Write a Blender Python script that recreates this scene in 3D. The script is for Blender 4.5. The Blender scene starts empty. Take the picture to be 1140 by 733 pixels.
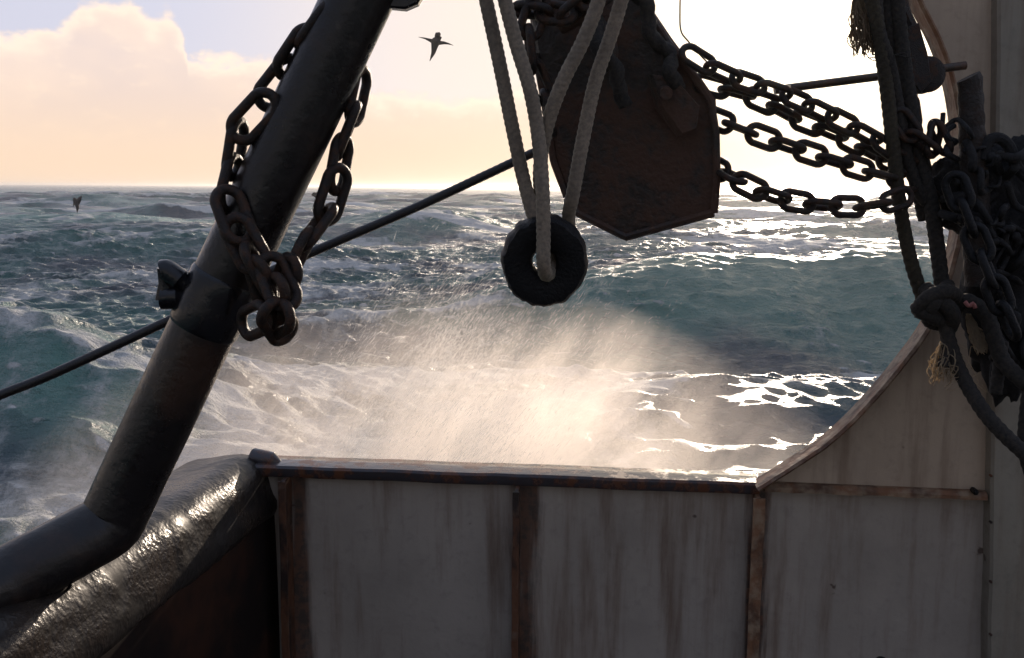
import bpy, math, random
import numpy as np
from mathutils import Vector, Matrix, Quaternion

# ------------------------------------------------------------------ camera, light, exposure
sc = bpy.context.scene
COL = sc.collection
R = math.radians
HC = 4.0                      # eye height above the mean sea level
F = 1120.0                    # focal length in photo pixels (1140 wide)
PITCH, ROLL = R(8.0), R(0.42)
SUN_AZ, SUN_EL = R(17.0), R(11.5)     # right of straight ahead (+Y), above the horizon

cam_d = bpy.data.cameras.new("camera")
cam = bpy.data.objects.new("camera", cam_d)
COL.objects.link(cam)
cam_d.sensor_width = 36
cam_d.lens = 36 * F / 1140
cam_d.clip_start = 0.05
cam_d.clip_end = 60000
cam.location = (0, 0, HC)
CR = Matrix.Rotation(math.pi / 2 - PITCH, 3, 'X') @ Matrix.Rotation(ROLL, 3, 'Z')
cam.rotation_euler = CR.to_euler()
sc.camera = cam

EXPOSURE = 0.25
sc.view_settings.view_transform = 'Standard'
sc.view_settings.look = 'None'
sc.view_settings.gamma = 1
sc.view_settings.exposure = EXPOSURE
sc.cycles.use_denoising = True
sc.cycles.max_bounces = 6
sc.cycles.diffuse_bounces = 2
sc.cycles.glossy_bounces = 3
sc.cycles.transmission_bounces = 2
sc.cycles.volume_bounces = 1
sc.cycles.transparent_max_bounces = 8
sc.cycles.sample_clamp_indirect = 6
sc.cycles.sample_clamp_direct = 40
sc.cycles.volume_step_rate = 2.0
sc.cycles.volume_max_steps = 64


class NT:
    """tiny node helper"""
    def __init__(s, tree):
        s.t = tree
        tree.nodes.clear()

    def n(s, typ, ins=None, **kw):
        nd = s.t.nodes.new(typ)
        for k, v in kw.items():
            setattr(nd, k, v)
        for k, v in (ins or {}).items():
            if isinstance(v, bpy.types.NodeSocket):
                s.t.links.new(v, nd.inputs[k])
            else:
                nd.inputs[k].default_value = v
        return nd

    def m(s, op, a, b=0.0, c=0.0, clamp=False):
        nd = s.n('ShaderNodeMath', {0: a, 1: b, 2: c}, operation=op)
        nd.use_clamp = clamp
        return nd.outputs[0]

    def mix(s, fac, a, b, mode='MIX'):
        nd = s.n('ShaderNodeMix', None, data_type='RGBA', blend_type=mode)
        for k, v in ((0, fac), (6, a), (7, b)):
            if isinstance(v, bpy.types.NodeSocket):
                s.t.links.new(v, nd.inputs[k])
            else:
                nd.inputs[k].default_value = v if k == 0 else (tuple(v) + (1,))[:4]
        return nd.outputs[2]

    def mp(s, v, a, b, c=0.0, d=1.0, smooth=True):
        nd = s.n('ShaderNodeMapRange', {0: v, 1: a, 2: b, 3: c, 4: d})
        nd.interpolation_type = 'SMOOTHSTEP' if smooth else 'LINEAR'
        return nd.outputs[0]

    def noise(s, vec, scale, detail=3, rough=0.5, dist=0.0, typ='FBM'):
        nd = s.n('ShaderNodeTexNoise', {'Vector': vec, 'Scale': scale, 'Detail': detail, 'Roughness': rough, 'Distortion': dist})
        return nd.outputs[0]

    def vmul(s, v, k):
        return s.n('ShaderNodeVectorMath', {0: v, 1: k}, operation='MULTIPLY').outputs[0]

    def ramp(s, v, stops, interp='LINEAR'):
        nd = s.n('ShaderNodeValToRGB', {0: v})
        cr = nd.color_ramp
        cr.interpolation = interp
        while len(cr.elements) < len(stops):
            cr.elements.new(0.5)
        for e, (p, c) in zip(cr.elements, stops):
            e.position = p
            e.color = (tuple(c) + (1,))[:4] if hasattr(c, '__len__') else (c, c, c, 1)
        return nd.outputs[0]


SUN = Vector((math.sin(SUN_AZ) * math.cos(SUN_EL), math.cos(SUN_AZ) * math.cos(SUN_EL), math.sin(SUN_EL)))

world = bpy.data.worlds.new("World")
sc.world = world
world.use_nodes = True
W = NT(world.node_tree)
tc = W.n('ShaderNodeTexCoord')
D = W.n('ShaderNodeVectorMath', {0: tc.outputs['Generated']}, operation='NORMALIZE').outputs[0]
xyz = W.n('ShaderNodeSeparateXYZ', {0: D})
dx, dy, dz = xyz.outputs
sky = W.n('ShaderNodeTexSky', sky_type='NISHITA', sun_disc=False, sun_elevation=SUN_EL, sun_rotation=SUN_AZ,
          air_density=1.0, dust_density=2.2, ozone_density=1.2).outputs[0]
az = W.m('ARCTAN2', dx, dy)                                   # radians, right positive
el = W.m('ARCSINE', W.m('MINIMUM', W.m('MAXIMUM', dz, -1.0), 1.0))
azd = W.m('MULTIPLY', az, 57.2958)
eld = W.m('MULTIPLY', el, 57.2958)
sunang = W.m('MULTIPLY', W.m('ARCCOSINE', W.m('MINIMUM', W.n('ShaderNodeVectorMath', {0: D, 1: tuple(SUN)}, operation='DOT_PRODUCT').outputs['Value'], 0.999999)), 57.2958)
# cloud bank: its top line rises and falls with the bearing
top = W.ramp(W.mp(azd, -32, 32, 0, 1, smooth=False), [
    (0.0, .60), (.06, .57), (.10, .54), (.128, .57), (.150, .67), (.165, .70), (.183, .68), (.199, .61), (.212, .655), (.221, .61), (.227, .51), (.25, .50), (.29, .485), (.35, .40), (.45, .36), (.55, .44), (.62, .40), (.72, .3), (.85, .45), (1.0, .35)], 'EASE')
cvec = W.n('ShaderNodeCombineXYZ', {0: W.m('MULTIPLY', azd, .10), 1: W.m('MULTIPLY', eld, .16), 2: 3.1}).outputs[0]
n1 = W.noise(cvec, 3.2, 5, .55)
n2 = W.noise(cvec, 1.1, 4, .5)
n3 = W.noise(cvec, 7.0, 5, .6)
topd = W.m('ADD', W.m('MULTIPLY', top, 14.0), W.m('ADD', W.m('MULTIPLY', W.m('SUBTRACT', n1, .5), 2.2), W.m('MULTIPLY', W.m('SUBTRACT', n3, .5), 2.0)))
below = W.m('SUBTRACT', topd, eld)                            # degrees under the cloud's top line
cl = W.mp(below, -.2, .7)
rim = W.m('MULTIPLY', cl, W.mp(below, 1.6, 0.1))
body = W.mix(W.mp(n2, .38, .62), (7.3, 6.1, 5.75), (8.4, 6.8, 5.9))
body = W.mix(W.m('MULTIPLY', W.mp(n3, .52, .68), .35), body, (9.3, 7.6, 6.3))
low = W.mix(W.mp(eld, 7.5, 0.5), body, (8.5, 6.4, 4.75))
cloudc = W.mix(W.m('MULTIPLY', rim, .75), low, (10.6, 8.7, 7.0))
back = W.mp(sunang, 60, 120)
cloudc = W.mix(back, cloudc, (4.4, 3.9, 3.6))
clearc = W.mix(.12, (5.9, 5.9, 7.2), sky)
clearc = W.mix(W.mp(sunang, 36, 18), clearc, (8.3, 7.2, 6.6))
clearc = W.mix(W.mp(sunang, 60, 115), clearc, W.mix(.85, sky, (2.3, 2.25, 2.6)))
hz = W.mp(eld, 60, 12)
clearc = W.mix(W.mp(eld, 13, 42), clearc, W.mix(W.mp(sunang, 30, 80), (4.2, 4.8, 6.2), (2.4, 2.9, 4.2)))
skyc = W.mix(W.m('MULTIPLY', cl, hz), clearc, cloudc)
# glow of the air round the sun
g1 = W.m('POWER', 2.718, W.m('MULTIPLY', sunang, -1 / 6.5))
g2 = W.m('POWER', 2.718, W.m('MULTIPLY', W.m('MULTIPLY', sunang, sunang), -1 / 36.))
glow = W.n('ShaderNodeVectorMath', {0: (9.0, 6.9, 2.7), 'Scale': g1}, operation='SCALE').outputs[0]
glow2 = W.n('ShaderNodeVectorMath', {0: (24.0, 22.0, 17.0), 'Scale': g2}, operation='SCALE').outputs[0]
skyc = W.mix(1.0, skyc, glow, 'ADD')
skyc = W.mix(1.0, skyc, glow2, 'ADD')
skyc = W.mix(W.mp(eld, -0.3, -1.5), skyc, (1.2, 1.4, 1.6))
bg = W.n('ShaderNodeBackground', {'Color': skyc, 'Strength': 0.1})
W.n('ShaderNodeOutputWorld', {0: bg.outputs[0]})

sun_d = bpy.data.lights.new("sun", 'SUN')
sun_d.energy = 3.8
sun_d.angle = R(0.6)
sun_d.color = (1.0, .83, .66)
sun_o = bpy.data.objects.new("sun", sun_d)
COL.objects.link(sun_o)
sun_o.rotation_euler = SUN.to_track_quat('Z', 'Y').to_euler()
sun_o.location = (20, 60, 40)

# ------------------------------------------------------------------ helpers
CAM = Vector((0, 0, HC))


def ray(px, py):
    return CR @ Vector(((px - 570) / F, (366.5 - py) / F, -1))


def P(px, py, Y):
    d = ray(px, py)
    return CAM + d * (Y / d.y)


def PZ(px, py, z):
    d = ray(px, py)
    return CAM + d * ((z - HC) / d.z)


def thing(name, label, cat, loc, group=None):
    o = bpy.data.objects.new(name, None)
    o.empty_display_size = .1
    COL.objects.link(o)
    o.location = loc
    o['label'] = label
    o['category'] = cat
    if group:
        o['group'] = group
    return o


def tag(o, label, cat, group=None):
    o['label'] = label
    o['category'] = cat
    if group:
        o['group'] = group
    return o


def base_loc(parent):
    v = Vector((0, 0, 0))
    while parent is not None:
        v += parent.location
        parent = parent.parent
    return v


class MB:
    def __init__(s):
        s.v, s.f = [], []

    def add(s, vs, fs):
        b = len(s.v)
        s.v += [Vector(v) for v in vs]
        s.f += [tuple(i + b for i in f) for f in fs]

    def box(s, lo, hi, M=None):
        vs = [Vector((x, y, z)) for x in (lo[0], hi[0]) for y in (lo[1], hi[1]) for z in (lo[2], hi[2])]
        if M:
            vs = [M @ v for v in vs]
        s.add(vs, [(0, 1, 3, 2), (4, 6, 7, 5), (0, 4, 5, 1), (2, 3, 7, 6), (0, 2, 6, 4), (1, 5, 7, 3)])

    def tube(s, pts, rad, seg=14, closed=False, caps=True, prof=None, lift=None):
        """swept tube; prof(theta, s) scales the radius"""
        pts = [Vector(p) for p in pts]
        n = len(pts)
        rads = rad if hasattr(rad, '__len__') else [rad] * n
        tans = []
        for i in range(n):
            a = pts[(i - 1) % n] if (closed or i > 0) else pts[i]
            b = pts[(i + 1) % n] if (closed or i < n - 1) else pts[i]
            t = (b - a)
            tans.append(t.normalized() if t.length > 1e-9 else Vector((0, 0, 1)))
        up = Vector((0, 0, 1)) if abs(tans[0].z) < .9 else Vector((1, 0, 0))
        u = tans[0].cross(up).normalized()
        us = [u]
        for i in range(1, n):
            q = tans[i - 1].rotation_difference(tans[i])
            u = (q @ u)
            u = (u - tans[i] * u.dot(tans[i])).normalized()
            us.append(u)
        tw = 0.0
        if closed:
            q = tans[-1].rotation_difference(tans[0])
            e = q @ us[-1]
            w0 = tans[0].cross(us[0])
            tw = math.atan2(e.dot(w0), e.dot(us[0]))
        L = 0.0
        vs = []
        for i in range(n):
            if i:
                L += (pts[i] - pts[i - 1]).length
            w = tans[i].cross(us[i])
            off = -tw * i / n if closed else 0
            for k in range(seg):
                th = 2 * math.pi * k / seg + off
                rr = rads[i] * (prof(th, L) if prof else 1)
                vs.append(pts[i] + (us[i] * math.cos(th) + w * math.sin(th)) * rr)
        fs = []
        for i in range(n if closed else n - 1):
            a, b = i * seg, ((i + 1) % n) * seg
            for k in range(seg):
                k2 = (k + 1) % seg
                fs.append((a + k, b + k, b + k2, a + k2))
        if caps and not closed:
            vs.append(pts[0]); vs.append(pts[-1])
            c0, c1 = len(vs) - 2, len(vs) - 1
            for k in range(seg):
                k2 = (k + 1) % seg
                fs.append((c0, k, k2))
                fs.append((c1, (n - 1) * seg + k2, (n - 1) * seg + k))
        s.add(vs, fs)

    def prism(s, poly, nrm, thick, bev=0.0):
        """closed 3D outline extruded along nrm, with a small bevel ring"""
        c = sum(poly, Vector()) / len(poly)
        n = len(poly)
        h = nrm.normalized() * (thick / 2)

        def inset(k):
            return [p + (c - p).normalized() * k for p in poly]
        rings = [[p - h for p in inset(bev)], [p - h + nrm.normalized() * bev for p in poly],
                 [p + h - nrm.normalized() * bev for p in poly], [p + h for p in inset(bev)]]
        vs = sum(rings, [])
        fs = []
        for r in range(3):
            for i in range(n):
                j = (i + 1) % n
                fs.append((r * n + i, r * n + j, (r + 1) * n + j, (r + 1) * n + i))
        fs.append(tuple(range(n))[::-1])
        fs.append(tuple(3 * n + i for i in range(n)))
        s.add(vs, fs)

    def build(s, name, mat, parent=None, smooth=True, bevel=0.0, auto=35):
        off = base_loc(parent)
        if parent is None:
            off = sum(s.v, Vector()) / len(s.v)
            zmin = min(v.z for v in s.v)
            off.z = zmin
        me = bpy.data.meshes.new(name)
        me.from_pydata([tuple(v - off) for v in s.v], [], s.f)
        me.update()
        me.materials.append(mat)
        o = bpy.data.objects.new(name, me)
        COL.objects.link(o)
        if parent is not None:
            o.parent = parent
        else:
            o.location = off
        if smooth:
            me.polygons.foreach_set('use_smooth', [True] * len(me.polygons))
            if auto:
                me.set_sharp_from_angle(angle=R(auto))
        if bevel:
            b = o.modifiers.new('bevel', 'BEVEL')
            b.width = bevel
            b.segments = 2
            b.limit_method = 'ANGLE'
        return o


def catmull(pts, n=10, closed=False):
    pts = [Vector(p) for p in pts]
    out = []
    N = len(pts)
    rng = range(N) if closed else range(N - 1)
    for i in rng:
        p1, p2 = pts[i], pts[(i + 1) % N]
        p0 = pts[(i - 1) % N] if (closed or i > 0) else p1 * 2 - p2
        p3 = pts[(i + 2) % N] if (closed or i < N - 2) else p2 * 2 - p1
        for k in range(n):
            t = k / n
            out.append(.5 * ((2 * p1) + (p2 - p0) * t + (2 * p0 - 5 * p1 + 4 * p2 - p3) * t * t + (3 * p1 - p0 - 3 * p2 + p3) * t ** 3))
    if not closed:
        out.append(pts[-1])
    return out


def resample(pts, step):
    out = [pts[0]]
    acc = 0.0
    for a, b in zip(pts, pts[1:]):
        L = (b - a).length
        while acc + L >= step:
            t = (step - acc) / L
            a = a.lerp(b, t)
            L = (b - a).length
            acc = 0
            out.append(a)
        acc += L
    return out


def PX(lst):
    return [P(*q) for q in lst]


# ------------------------------------------------------------------ materials
def mat(name):
    m = bpy.data.materials.new(name)
    m.use_nodes = True
    t = NT(m.node_tree)
    t.out = t.n('ShaderNodeOutputMaterial')
    t.pos = t.n('ShaderNodeNewGeometry').outputs['Position']
    return m, t


def finish(t, color, rough, metal=0.0, bump=None, strength=.3, dist=.01, extra=None):
    ins = {'Base Color': color, 'Roughness': rough, 'Metallic': metal}
    if bump is not None:
        ins['Normal'] = t.n('ShaderNodeBump', {'Strength': strength, 'Distance': dist, 'Height': bump}).outputs[0]
    ins.update(extra or {})
    b = t.n('ShaderNodeBsdfPrincipled', ins)
    t.t.links.new(b.outputs[0], t.out.inputs[0])
    return b


def C3(t, v):
    return (v[0], v[1], v[2], 1)


def steel_mat(name, dark=(.012, .011, .012), rust=(.06, .025, .012), amt=.5, rough=(.28, .6), sc_=9, bs=.4, spec=.5):
    m, t = mat(name)
    a = t.noise(t.pos, sc_, 5, .6)
    b = t.noise(t.pos, sc_ * 7, 4, .6)
    k = t.mp(t.m('ADD', a, t.m('MULTIPLY', b, .35)), .85 - amt * .4, 1.05 - amt * .4)
    col = t.mix(k, dark, rust)
    col = t.mix(t.m('MULTIPLY', t.mp(b, .55, .7), .4), col, tuple(c * 1.7 for c in dark))
    r = t.m('ADD', rough[0], t.m('MULTIPLY', k, rough[1] - rough[0]))
    finish(t, col, r, 0.0, t.m('ADD', a, b), bs, .006, {'Specular IOR Level': spec})
    return m


M_pipe = steel_mat('wet_black_steel', (.006, .006, .008), (.016, .010, .008), .35, (.2, .45), 7, .25)
m, t = mat('worn_black_steel'); M_worn = m
a = t.noise(t.pos, 7, 5, .6)
b = t.noise(t.pos, 49, 4, .6)
q = t.n('ShaderNodeVectorMath', {0: t.pos, 1: tuple(P(222, 425, 1.70))}, operation='DISTANCE').outputs['Value']
w = t.m('MULTIPLY', t.mp(t.m('ADD', q, t.m('MULTIPLY', t.m('SUBTRACT', t.noise(t.pos, 14, 4, .6), .5), .16)), .095, .02), .55)
col = t.mix(t.mp(t.m('ADD', a, t.m('MULTIPLY', b, .35)), .7, .92), (.008, .006, .006), (.024, .013, .009))
col = t.mix(w, col, (.07, .035, .020))
col = t.mix(t.mp(t.noise(t.pos, 23, 4, .6), .63, .74), col, (.030, .022, .018))
finish(t, col, t.mp(a, .3, .7, .2, .42), 0, t.m('ADD', t.m('MULTIPLY', a, .6), b), .3, .006)
M_chain = steel_mat('rusty_chain_steel', (.014, .009, .007), (.055, .025, .013), .6, (.4, .7), 60, .5, .35)
M_cable = steel_mat('greasy_steel_wire', (.010, .009, .010), (.03, .016, .010), .4, (.3, .55), 40, .3)
M_dark = steel_mat('black_rubber', (.005, .005, .006), (.011, .009, .008), .3, (.5, .8), 30, .5, .25)
M_door = steel_mat('rusted_door_steel', (.022, .015, .012), (.075, .036, .022), .75, (.45, .8), 11, .7)
M_stump = steel_mat('brown_wood', (.014, .009, .007), (.030, .017, .011), .6, (.6, .85), 22, .6)
M_bare = steel_mat('rusty_rod_steel', (.05, .035, .025), (.10, .05, .03), .5, (.35, .6), 30, .3)  # paler, rusty steel of the rod


def paint_mat(name, base, ribs=(), rust_amt=1.0, bottom=None):
    """scuffed ship's paint with run-down rust; ribs = world x where rust has crept out of the welds"""
    m, t = mat(name)
    sep = t.n('ShaderNodeSeparateXYZ', {0: t.pos})
    px_, py_, pz_ = sep.outputs
    big = t.noise(t.pos, 2.3, 4, .6)
    fine = t.noise(t.pos, 34, 4, .65)
    runs = t.noise(t.vmul(t.pos, (26, 26, 2.2)), 1.0, 5, .62)
    runs2 = t.noise(t.vmul(t.pos, (9, 9, .9)), 1.0, 3, .55)
    col = t.mix(t.mp(big, .3, .7), base, tuple(c * .74 for c in base))
    col = t.mix(t.m('MULTIPLY', t.mp(fine, .5, .75), .35), col, tuple(c * .55 for c in base))
    stain = t.m('MULTIPLY', t.mp(t.m('ADD', t.m('MULTIPLY', runs, .6), t.m('MULTIPLY', runs2, .5)), .50, .76), .8 * rust_amt)
    col = t.mix(stain, col, (.13, .070, .038))
    spots = t.mp(t.noise(t.pos, 17, 3, .5), .745, .78)
    col = t.mix(t.m('MULTIPLY', spots, rust_amt * .8), col, (.05, .022, .012))
    acc = None
    for (x, w) in ribs:
        d = t.m('ABSOLUTE', t.m('SUBTRACT', px_, x))
        d = t.m('ADD', d, t.m('MULTIPLY', t.m('SUBTRACT', runs, .5), -.10))
        k = t.mp(d, w, w * .2)
        acc = k if acc is None else t.m('MAXIMUM', acc, k)
    if acc is not None:
        col = t.mix(t.m('MULTIPLY', acc, .9), col, t.mix(t.mp(fine, .4, .6), (.11, .042, .020), (.035, .018, .012)))
    finish(t, col, t.mp(fine, .3, .7, .32, .62), 0, t.m('ADD', big, t.m('MULTIPLY', fine, .3)), .35, .012)
    return m


def rust_mat(name, a=(.10, .038, .016), b=(.02, .011, .009), paintc=(.2, .17, .14), k=.45, rough=.6):
    m, t = mat(name)
    n = t.noise(t.vmul(t.pos, (16, 16, 8)), 1, 5, .6)
    n2 = t.noise(t.pos, 26, 4, .6)
    col = t.mix(t.mp(n, .4, .6), a, b)
    col = t.mix(t.m('MULTIPLY', t.mp(n2, .9 - k, 1.18 - k), .7), col, paintc)
    finish(t, col, rough, 0, t.m('ADD', n, n2), .7, .006)
    return m


# stiffener positions along the stern bulwark
TOPZ = HC - .70
CL, CRt = PZ(302, 517, TOPZ), PZ(850, 536, TOPZ)     # front top edge of the bulwark, left and right
BD = (CRt - CL); BD.z = 0; BLEN = BD.length; BD.normalize()
BN = Vector((BD.y, -BD.x, 0))                        # towards the deck (camera side)


def BP(s, out, z):
    """point on the stern bulwark: s metres along it, out towards the deck, height z"""
    return Vector((CL.x, CL.y, 0)) + BD * s + BN * out + Vector((0, 0, z))


def s_at(px, py):
    """distance along the bulwark seen at a photo pixel"""
    d = ray(px, py)
    n = BN
    k = (Vector((CL.x, CL.y, 0)) - Vector((0, 0, 0))).dot(n) / d.dot(n)
    p = d * k
    return (p - Vector((CL.x, CL.y, 0))).dot(BD)


S0, S1, S2, SP = s_at(322, 560), s_at(577, 600), s_at(840, 600), s_at(1102, 600)
xs = [BP(s, 0, 0).x for s in (S0, S1, S2, SP)]
M_panel = paint_mat('weathered_grey_paint', (.43, .375, .32), [(xs[0] + .02, .055), (xs[1] + .02, .05), (xs[2] + .01, .035)])
M_arch = paint_mat('weathered_cream_paint', (.50, .39, .29), [], .8)
M_pillar = paint_mat('mottled_grey_green_paint', (.28, .25, .20), [], .9)
M_rust = rust_mat('flaking_rust', (.12, .048, .022), (.022, .012, .009), (.16, .12, .09), .36)
M_rustp = rust_mat('rust_through_cream_paint', (.20, .090, .042), (.085, .042, .024), (.32, .24, .16), .5)

m, t = mat('wet_rail_steel'); M_rail = m
n = t.noise(t.vmul(t.pos, (7, 30, 30)), 1, 5, .6)
n2 = t.noise(t.pos, 55, 4, .6)
pat = t.mp(t.noise(t.pos, 24, 5, .7), .44, .62)
col = t.mix(pat, (.05, .045, .05), (.13, .050, .024))
finish(t, col, t.m('ADD', .07, t.m('MULTIPLY', pat, .35)), 0, t.m('ADD', n, n2), .22, .004)

m, t = mat('wet_pitted_black_rubber'); M_fender = m
n = t.noise(t.pos, 105, 3, .55)
n2 = t.noise(t.vmul(t.pos, (48, 16, 20)), 1, 4, .6)
n3 = t.noise(t.pos, 8, 4, .6)
col = t.mix(t.mp(n3, .4, .7), (.014, .012, .011), (.034, .025, .019))
msk = t.mp(n3, .36, .62, .10, 1)
finish(t, col, t.mp(n3, .35, .62, .42, .27), 0, t.m('MULTIPLY', t.m('ADD', n, t.m('MULTIPLY', n2, .9)), msk),   .5, .0048, {'Specular IOR Level': .26})

m, t = mat('inner_bulwark_paint'); M_inner = m
n = t.noise(t.pos, 4, 4, .6)
finish(t, t.mix(t.mp(n, .4, .7), (.014, .010, .009), (.045, .020, .012)), .9, 0, n, .4, .01, {'Specular IOR Level': .08})

m, t = mat('hull_paint'); M_hull = m
n = t.noise(t.pos, 3, 4, .6)
finish(t, t.mix(t.mp(n, .45, .6), (.02, .06, .12), (.06, .03, .02)), .4)

m, t = mat('deck_steel'); M_deck = m
n = t.noise(t.pos, 5, 5, .6)
finish(t, t.mix(t.mp(n, .4, .6), (.05, .055, .05), (.07, .04, .028)), .35, 0, n, .4, .01)


def rope_mat(name, a, b, rough=.9, trans=0.0):
    m, t = mat(name)
    n = t.noise(t.pos, 160, 3, .6)
    n2 = t.noise(t.pos, 14, 3, .5)
    col = t.mix(t.mp(n, .3, .7), a, b)
    col = t.mix(t.m('MULTIPLY', t.mp(n2, .4, .7), .4), col, tuple(c * .6 for c in a))
    b_ = finish(t, col, rough, 0, n, .6, .003, {'Sheen Weight': .4 if trans else 0.0, 'Sheen Roughness': .4, 'Sheen Tint': tuple(min(1, c * 4) for c in b) + (1,)})
    if trans:
        tr = t.n('ShaderNodeBsdfTranslucent', {'Color': tuple(min(1, c * 2.0) for c in b) + (1,)})
        mx = t.n('ShaderNodeMixShader', {0: trans, 1: b_.outputs[0], 2: tr.outputs[0]})
        t.t.links.new(mx.outputs[0], t.out.inputs[0])
    return m


M_rope = rope_mat('grey_tan_rope', (.17, .14, .11), (.30, .24, .18), .9, .12)
M_tar = rope_mat('tarred_dark_rope', (.012, .011, .010), (.034, .027, .021))
M_olive = rope_mat('olive_brown_rope', (.022, .018, .011), (.045, .034, .018))
M_net = rope_mat('black_net_twine', (.008, .008, .009), (.020, .018, .018))
M_fray = rope_mat('frayed_golden_fibre', (.22, .17, .12), (.38, .31, .22), .8, .5)
M_feather = rope_mat('dark_feather', (.06, .05, .045), (.12, .10, .09))
M_pink = rope_mat('faded_red_twine', (.30, .10, .09), (.42, .18, .16))

# ------------------------------------------------------------------ sea
rs = np.random.RandomState(7)
_perm = rs.rand(256, 256)


def vnoise(x, y):
    xi, yi = np.floor(x).astype(int), np.floor(y).astype(int)
    fx, fy = x - xi, y - yi
    fx = fx * fx * (3 - 2 * fx); fy = fy * fy * (3 - 2 * fy)
    a = _perm[xi & 255, yi & 255]; b = _perm[(xi + 1) & 255, yi & 255]
    c = _perm[xi & 255, (yi + 1) & 255]; d = _perm[(xi + 1) & 255, (yi + 1) & 255]
    return (a * (1 - fx) + b * fx) * (1 - fy) + (c * (1 - fx) + d * fx) * fy


def fbm(x, y, o=4, g=.5):
    s, a, tot = 0, 1, 0
    for i in range(o):
        s = s + a * vnoise(x + 17.3 * i, y + 9.1 * i); tot += a
        a *= g; x = x * 2.03; y = y * 2.03
    return s / tot


def sstep(a, b, v):
    q = np.clip((v - a) / (b - a), 0, 1)
    return q * q * (3 - 2 * q)


def build_sea():
    front = np.radians(np.linspace(-33, 33, 760))
    rest = np.radians(np.concatenate([np.linspace(33, 327, 70)[1:-1]]))
    th = np.concatenate([front, rest])
    r = np.concatenate([np.geomspace(2.2, 9, 50)[:-1], np.geomspace(9, 60, 900)[:-1], np.geomspace(60, 400, 480)[:-1], np.geomspace(400, 6500, 160)])
    NR = len(r)
    T, RR = np.meshgrid(th, r)
    X0 = RR * np.sin(T); Y0 = RR * np.cos(T)
    step = np.gradient(r)[:, None] * np.ones_like(T)
    step = np.maximum(step, RR * np.radians(.09))
    dX = np.zeros_like(X0); dY = np.zeros_like(X0); Z = np.zeros_like(X0); J = np.zeros_like(X0)
    near = sstep(20, 75, RR)
    calm = 1 - .35 * np.exp(-np.abs((X0 - 4.5) / 3.5) ** 4 - np.abs((Y0 - 15.5) / 3) ** 4) - .78 * np.exp(-np.abs((X0 - 11) / 11) ** 4 - np.abs((Y0 - 29.5) / 6) ** 4) - .45 * np.exp(-np.abs((X0 + 9) / 5) ** 4 - np.abs((Y0 - 14) / 3) ** 4)
    lam = np.exp(np.linspace(math.log(.40), math.log(85), 84))
    for L in lam:
        a = .0078 * L ** .98 * ((11 / L) ** .75 if L > 11 else 1) * rs.uniform(.5, 1.3) * (2.0 if L < 1.5 else .34 if L < 9 else (.8 + .9 * sstep(45, 160, RR)))
        ang = rs.normal(0, .36 if L > 4 else .75) + .15
        kx, ky = math.sin(ang), -math.cos(ang)
        k = 2 * math.pi / L
        ph = rs.uniform(0, 6.28)
        w = sstep(1.8, 3.6, L / step)
        if L > 7:
            w = w * (.28 + .72 * near)
        env = .35 + 1.3 * fbm(X0 / (L * 2.3) + ph * 7, Y0 / (L * 2.3) + ph * 3, 1)
        A = a * w * env * (calm if L > 1.2 else .35 + .65 * calm)
        arg = k * (kx * X0 + ky * Y0) + ph
        s_, c_ = np.sin(arg), np.cos(arg)
        q = .9
        Z += A * c_
        dX -= q * A * kx * s_
        dY -= q * A * ky * s_
        J += A * k * c_
    # the seas the photograph shows: (crest distance, slope with x, centre x, half width, height, width towards us, width away, crest wobble)
    THRU_TINT = np.zeros_like(Z); CF = np.zeros_like(Z)  # first array: teal tint imitating light shining through thin wave crests and faces
    ridges = [
        (33.0, .0, 10.5, 11.0, 2.0, 6.0, 8, .25, 1.35, .10),
        (24.5, .05, 8.0, 12, -.9, 4.0, 5, .5, 0, 0),
        (16.2, -.10, -9.5, 5.2, 1.75, 2.6, 3.2, .5, 1.2, 1.0),
        (20.5, .0, -8.0, 2.6, .65, 1.2, 1.6, .4, .8, 1.0),
        (17.6, .25, 3.4, 4.0, .75, 2.2, 1.6, .5, .1, .9),
        (29.0, .0, -3.0, 9, .5, 3.5, 4, .9, .1, .25),
        (85.0, .05, -36.0, 16, 1.5, 9, 16, 1.5, 1.0, .5),
        (82.0, -.1, -8.0, 9, 1.4, 8, 14, 1.5, .9, .6),
        (52.0, .05, -19.0, 10, 1.0, 6, 8, 1.0, .3, .4),
        (60.0, .03, 14.0, 14, 1.0, 7, 9, 1.0, .2, .5),
        (150.0, .03, 40.0, 45, .9, 12, 20, 3.0, .5, .7),
        (170.0, -.03, -60.0, 55, .9, 14, 22, 3.0, .8, .8),
    ]
    for (y0, sl, xc, hw, h, wf, wb, wob, thru_tint, cf) in ridges:
        yc = y0 + sl * (X0 - xc) + (fbm(X0 / (y0 * .12) + y0, X0 * 0 + .5, 3) - .5) * 2.4 * wob
        d = Y0 - yc
        wx = np.exp(-np.abs((X0 - xc) / hw) ** 3.0)
        hh = h * wx * (.78 + .44 * fbm(X0 / (y0 * .09) + 3 * y0, Y0 * 0 + 2.5, 2))
        g = np.where(d < 0, np.exp(-(np.abs(d) / wf) ** 1.6), np.exp(-(d / wb) ** 2))
        Z += hh * g
        if h > 0:
            lean = np.where(d < 0, 1, 0) * g
            THRU_TINT = np.maximum(THRU_TINT, thru_tint * wx * np.where(d < 0, np.exp(-((d + wf * .42) / (wf * .62)) ** 2), np.exp(-(d / (wf * .3)) ** 2) * .8))
            CF = np.maximum(CF, cf * wx * np.exp(-(d / (wf * .22)) ** 2))
    X = X0 + dX * 1.0
    Y = Y0 + dY * 1.0
    far = sstep(1200, 5000, RR)
    Z *= (1 - far)
    Z[:2] = 0
    # short steep seas with sharp crests, drawn out across the wind
    RID = np.zeros_like(Z)
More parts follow.
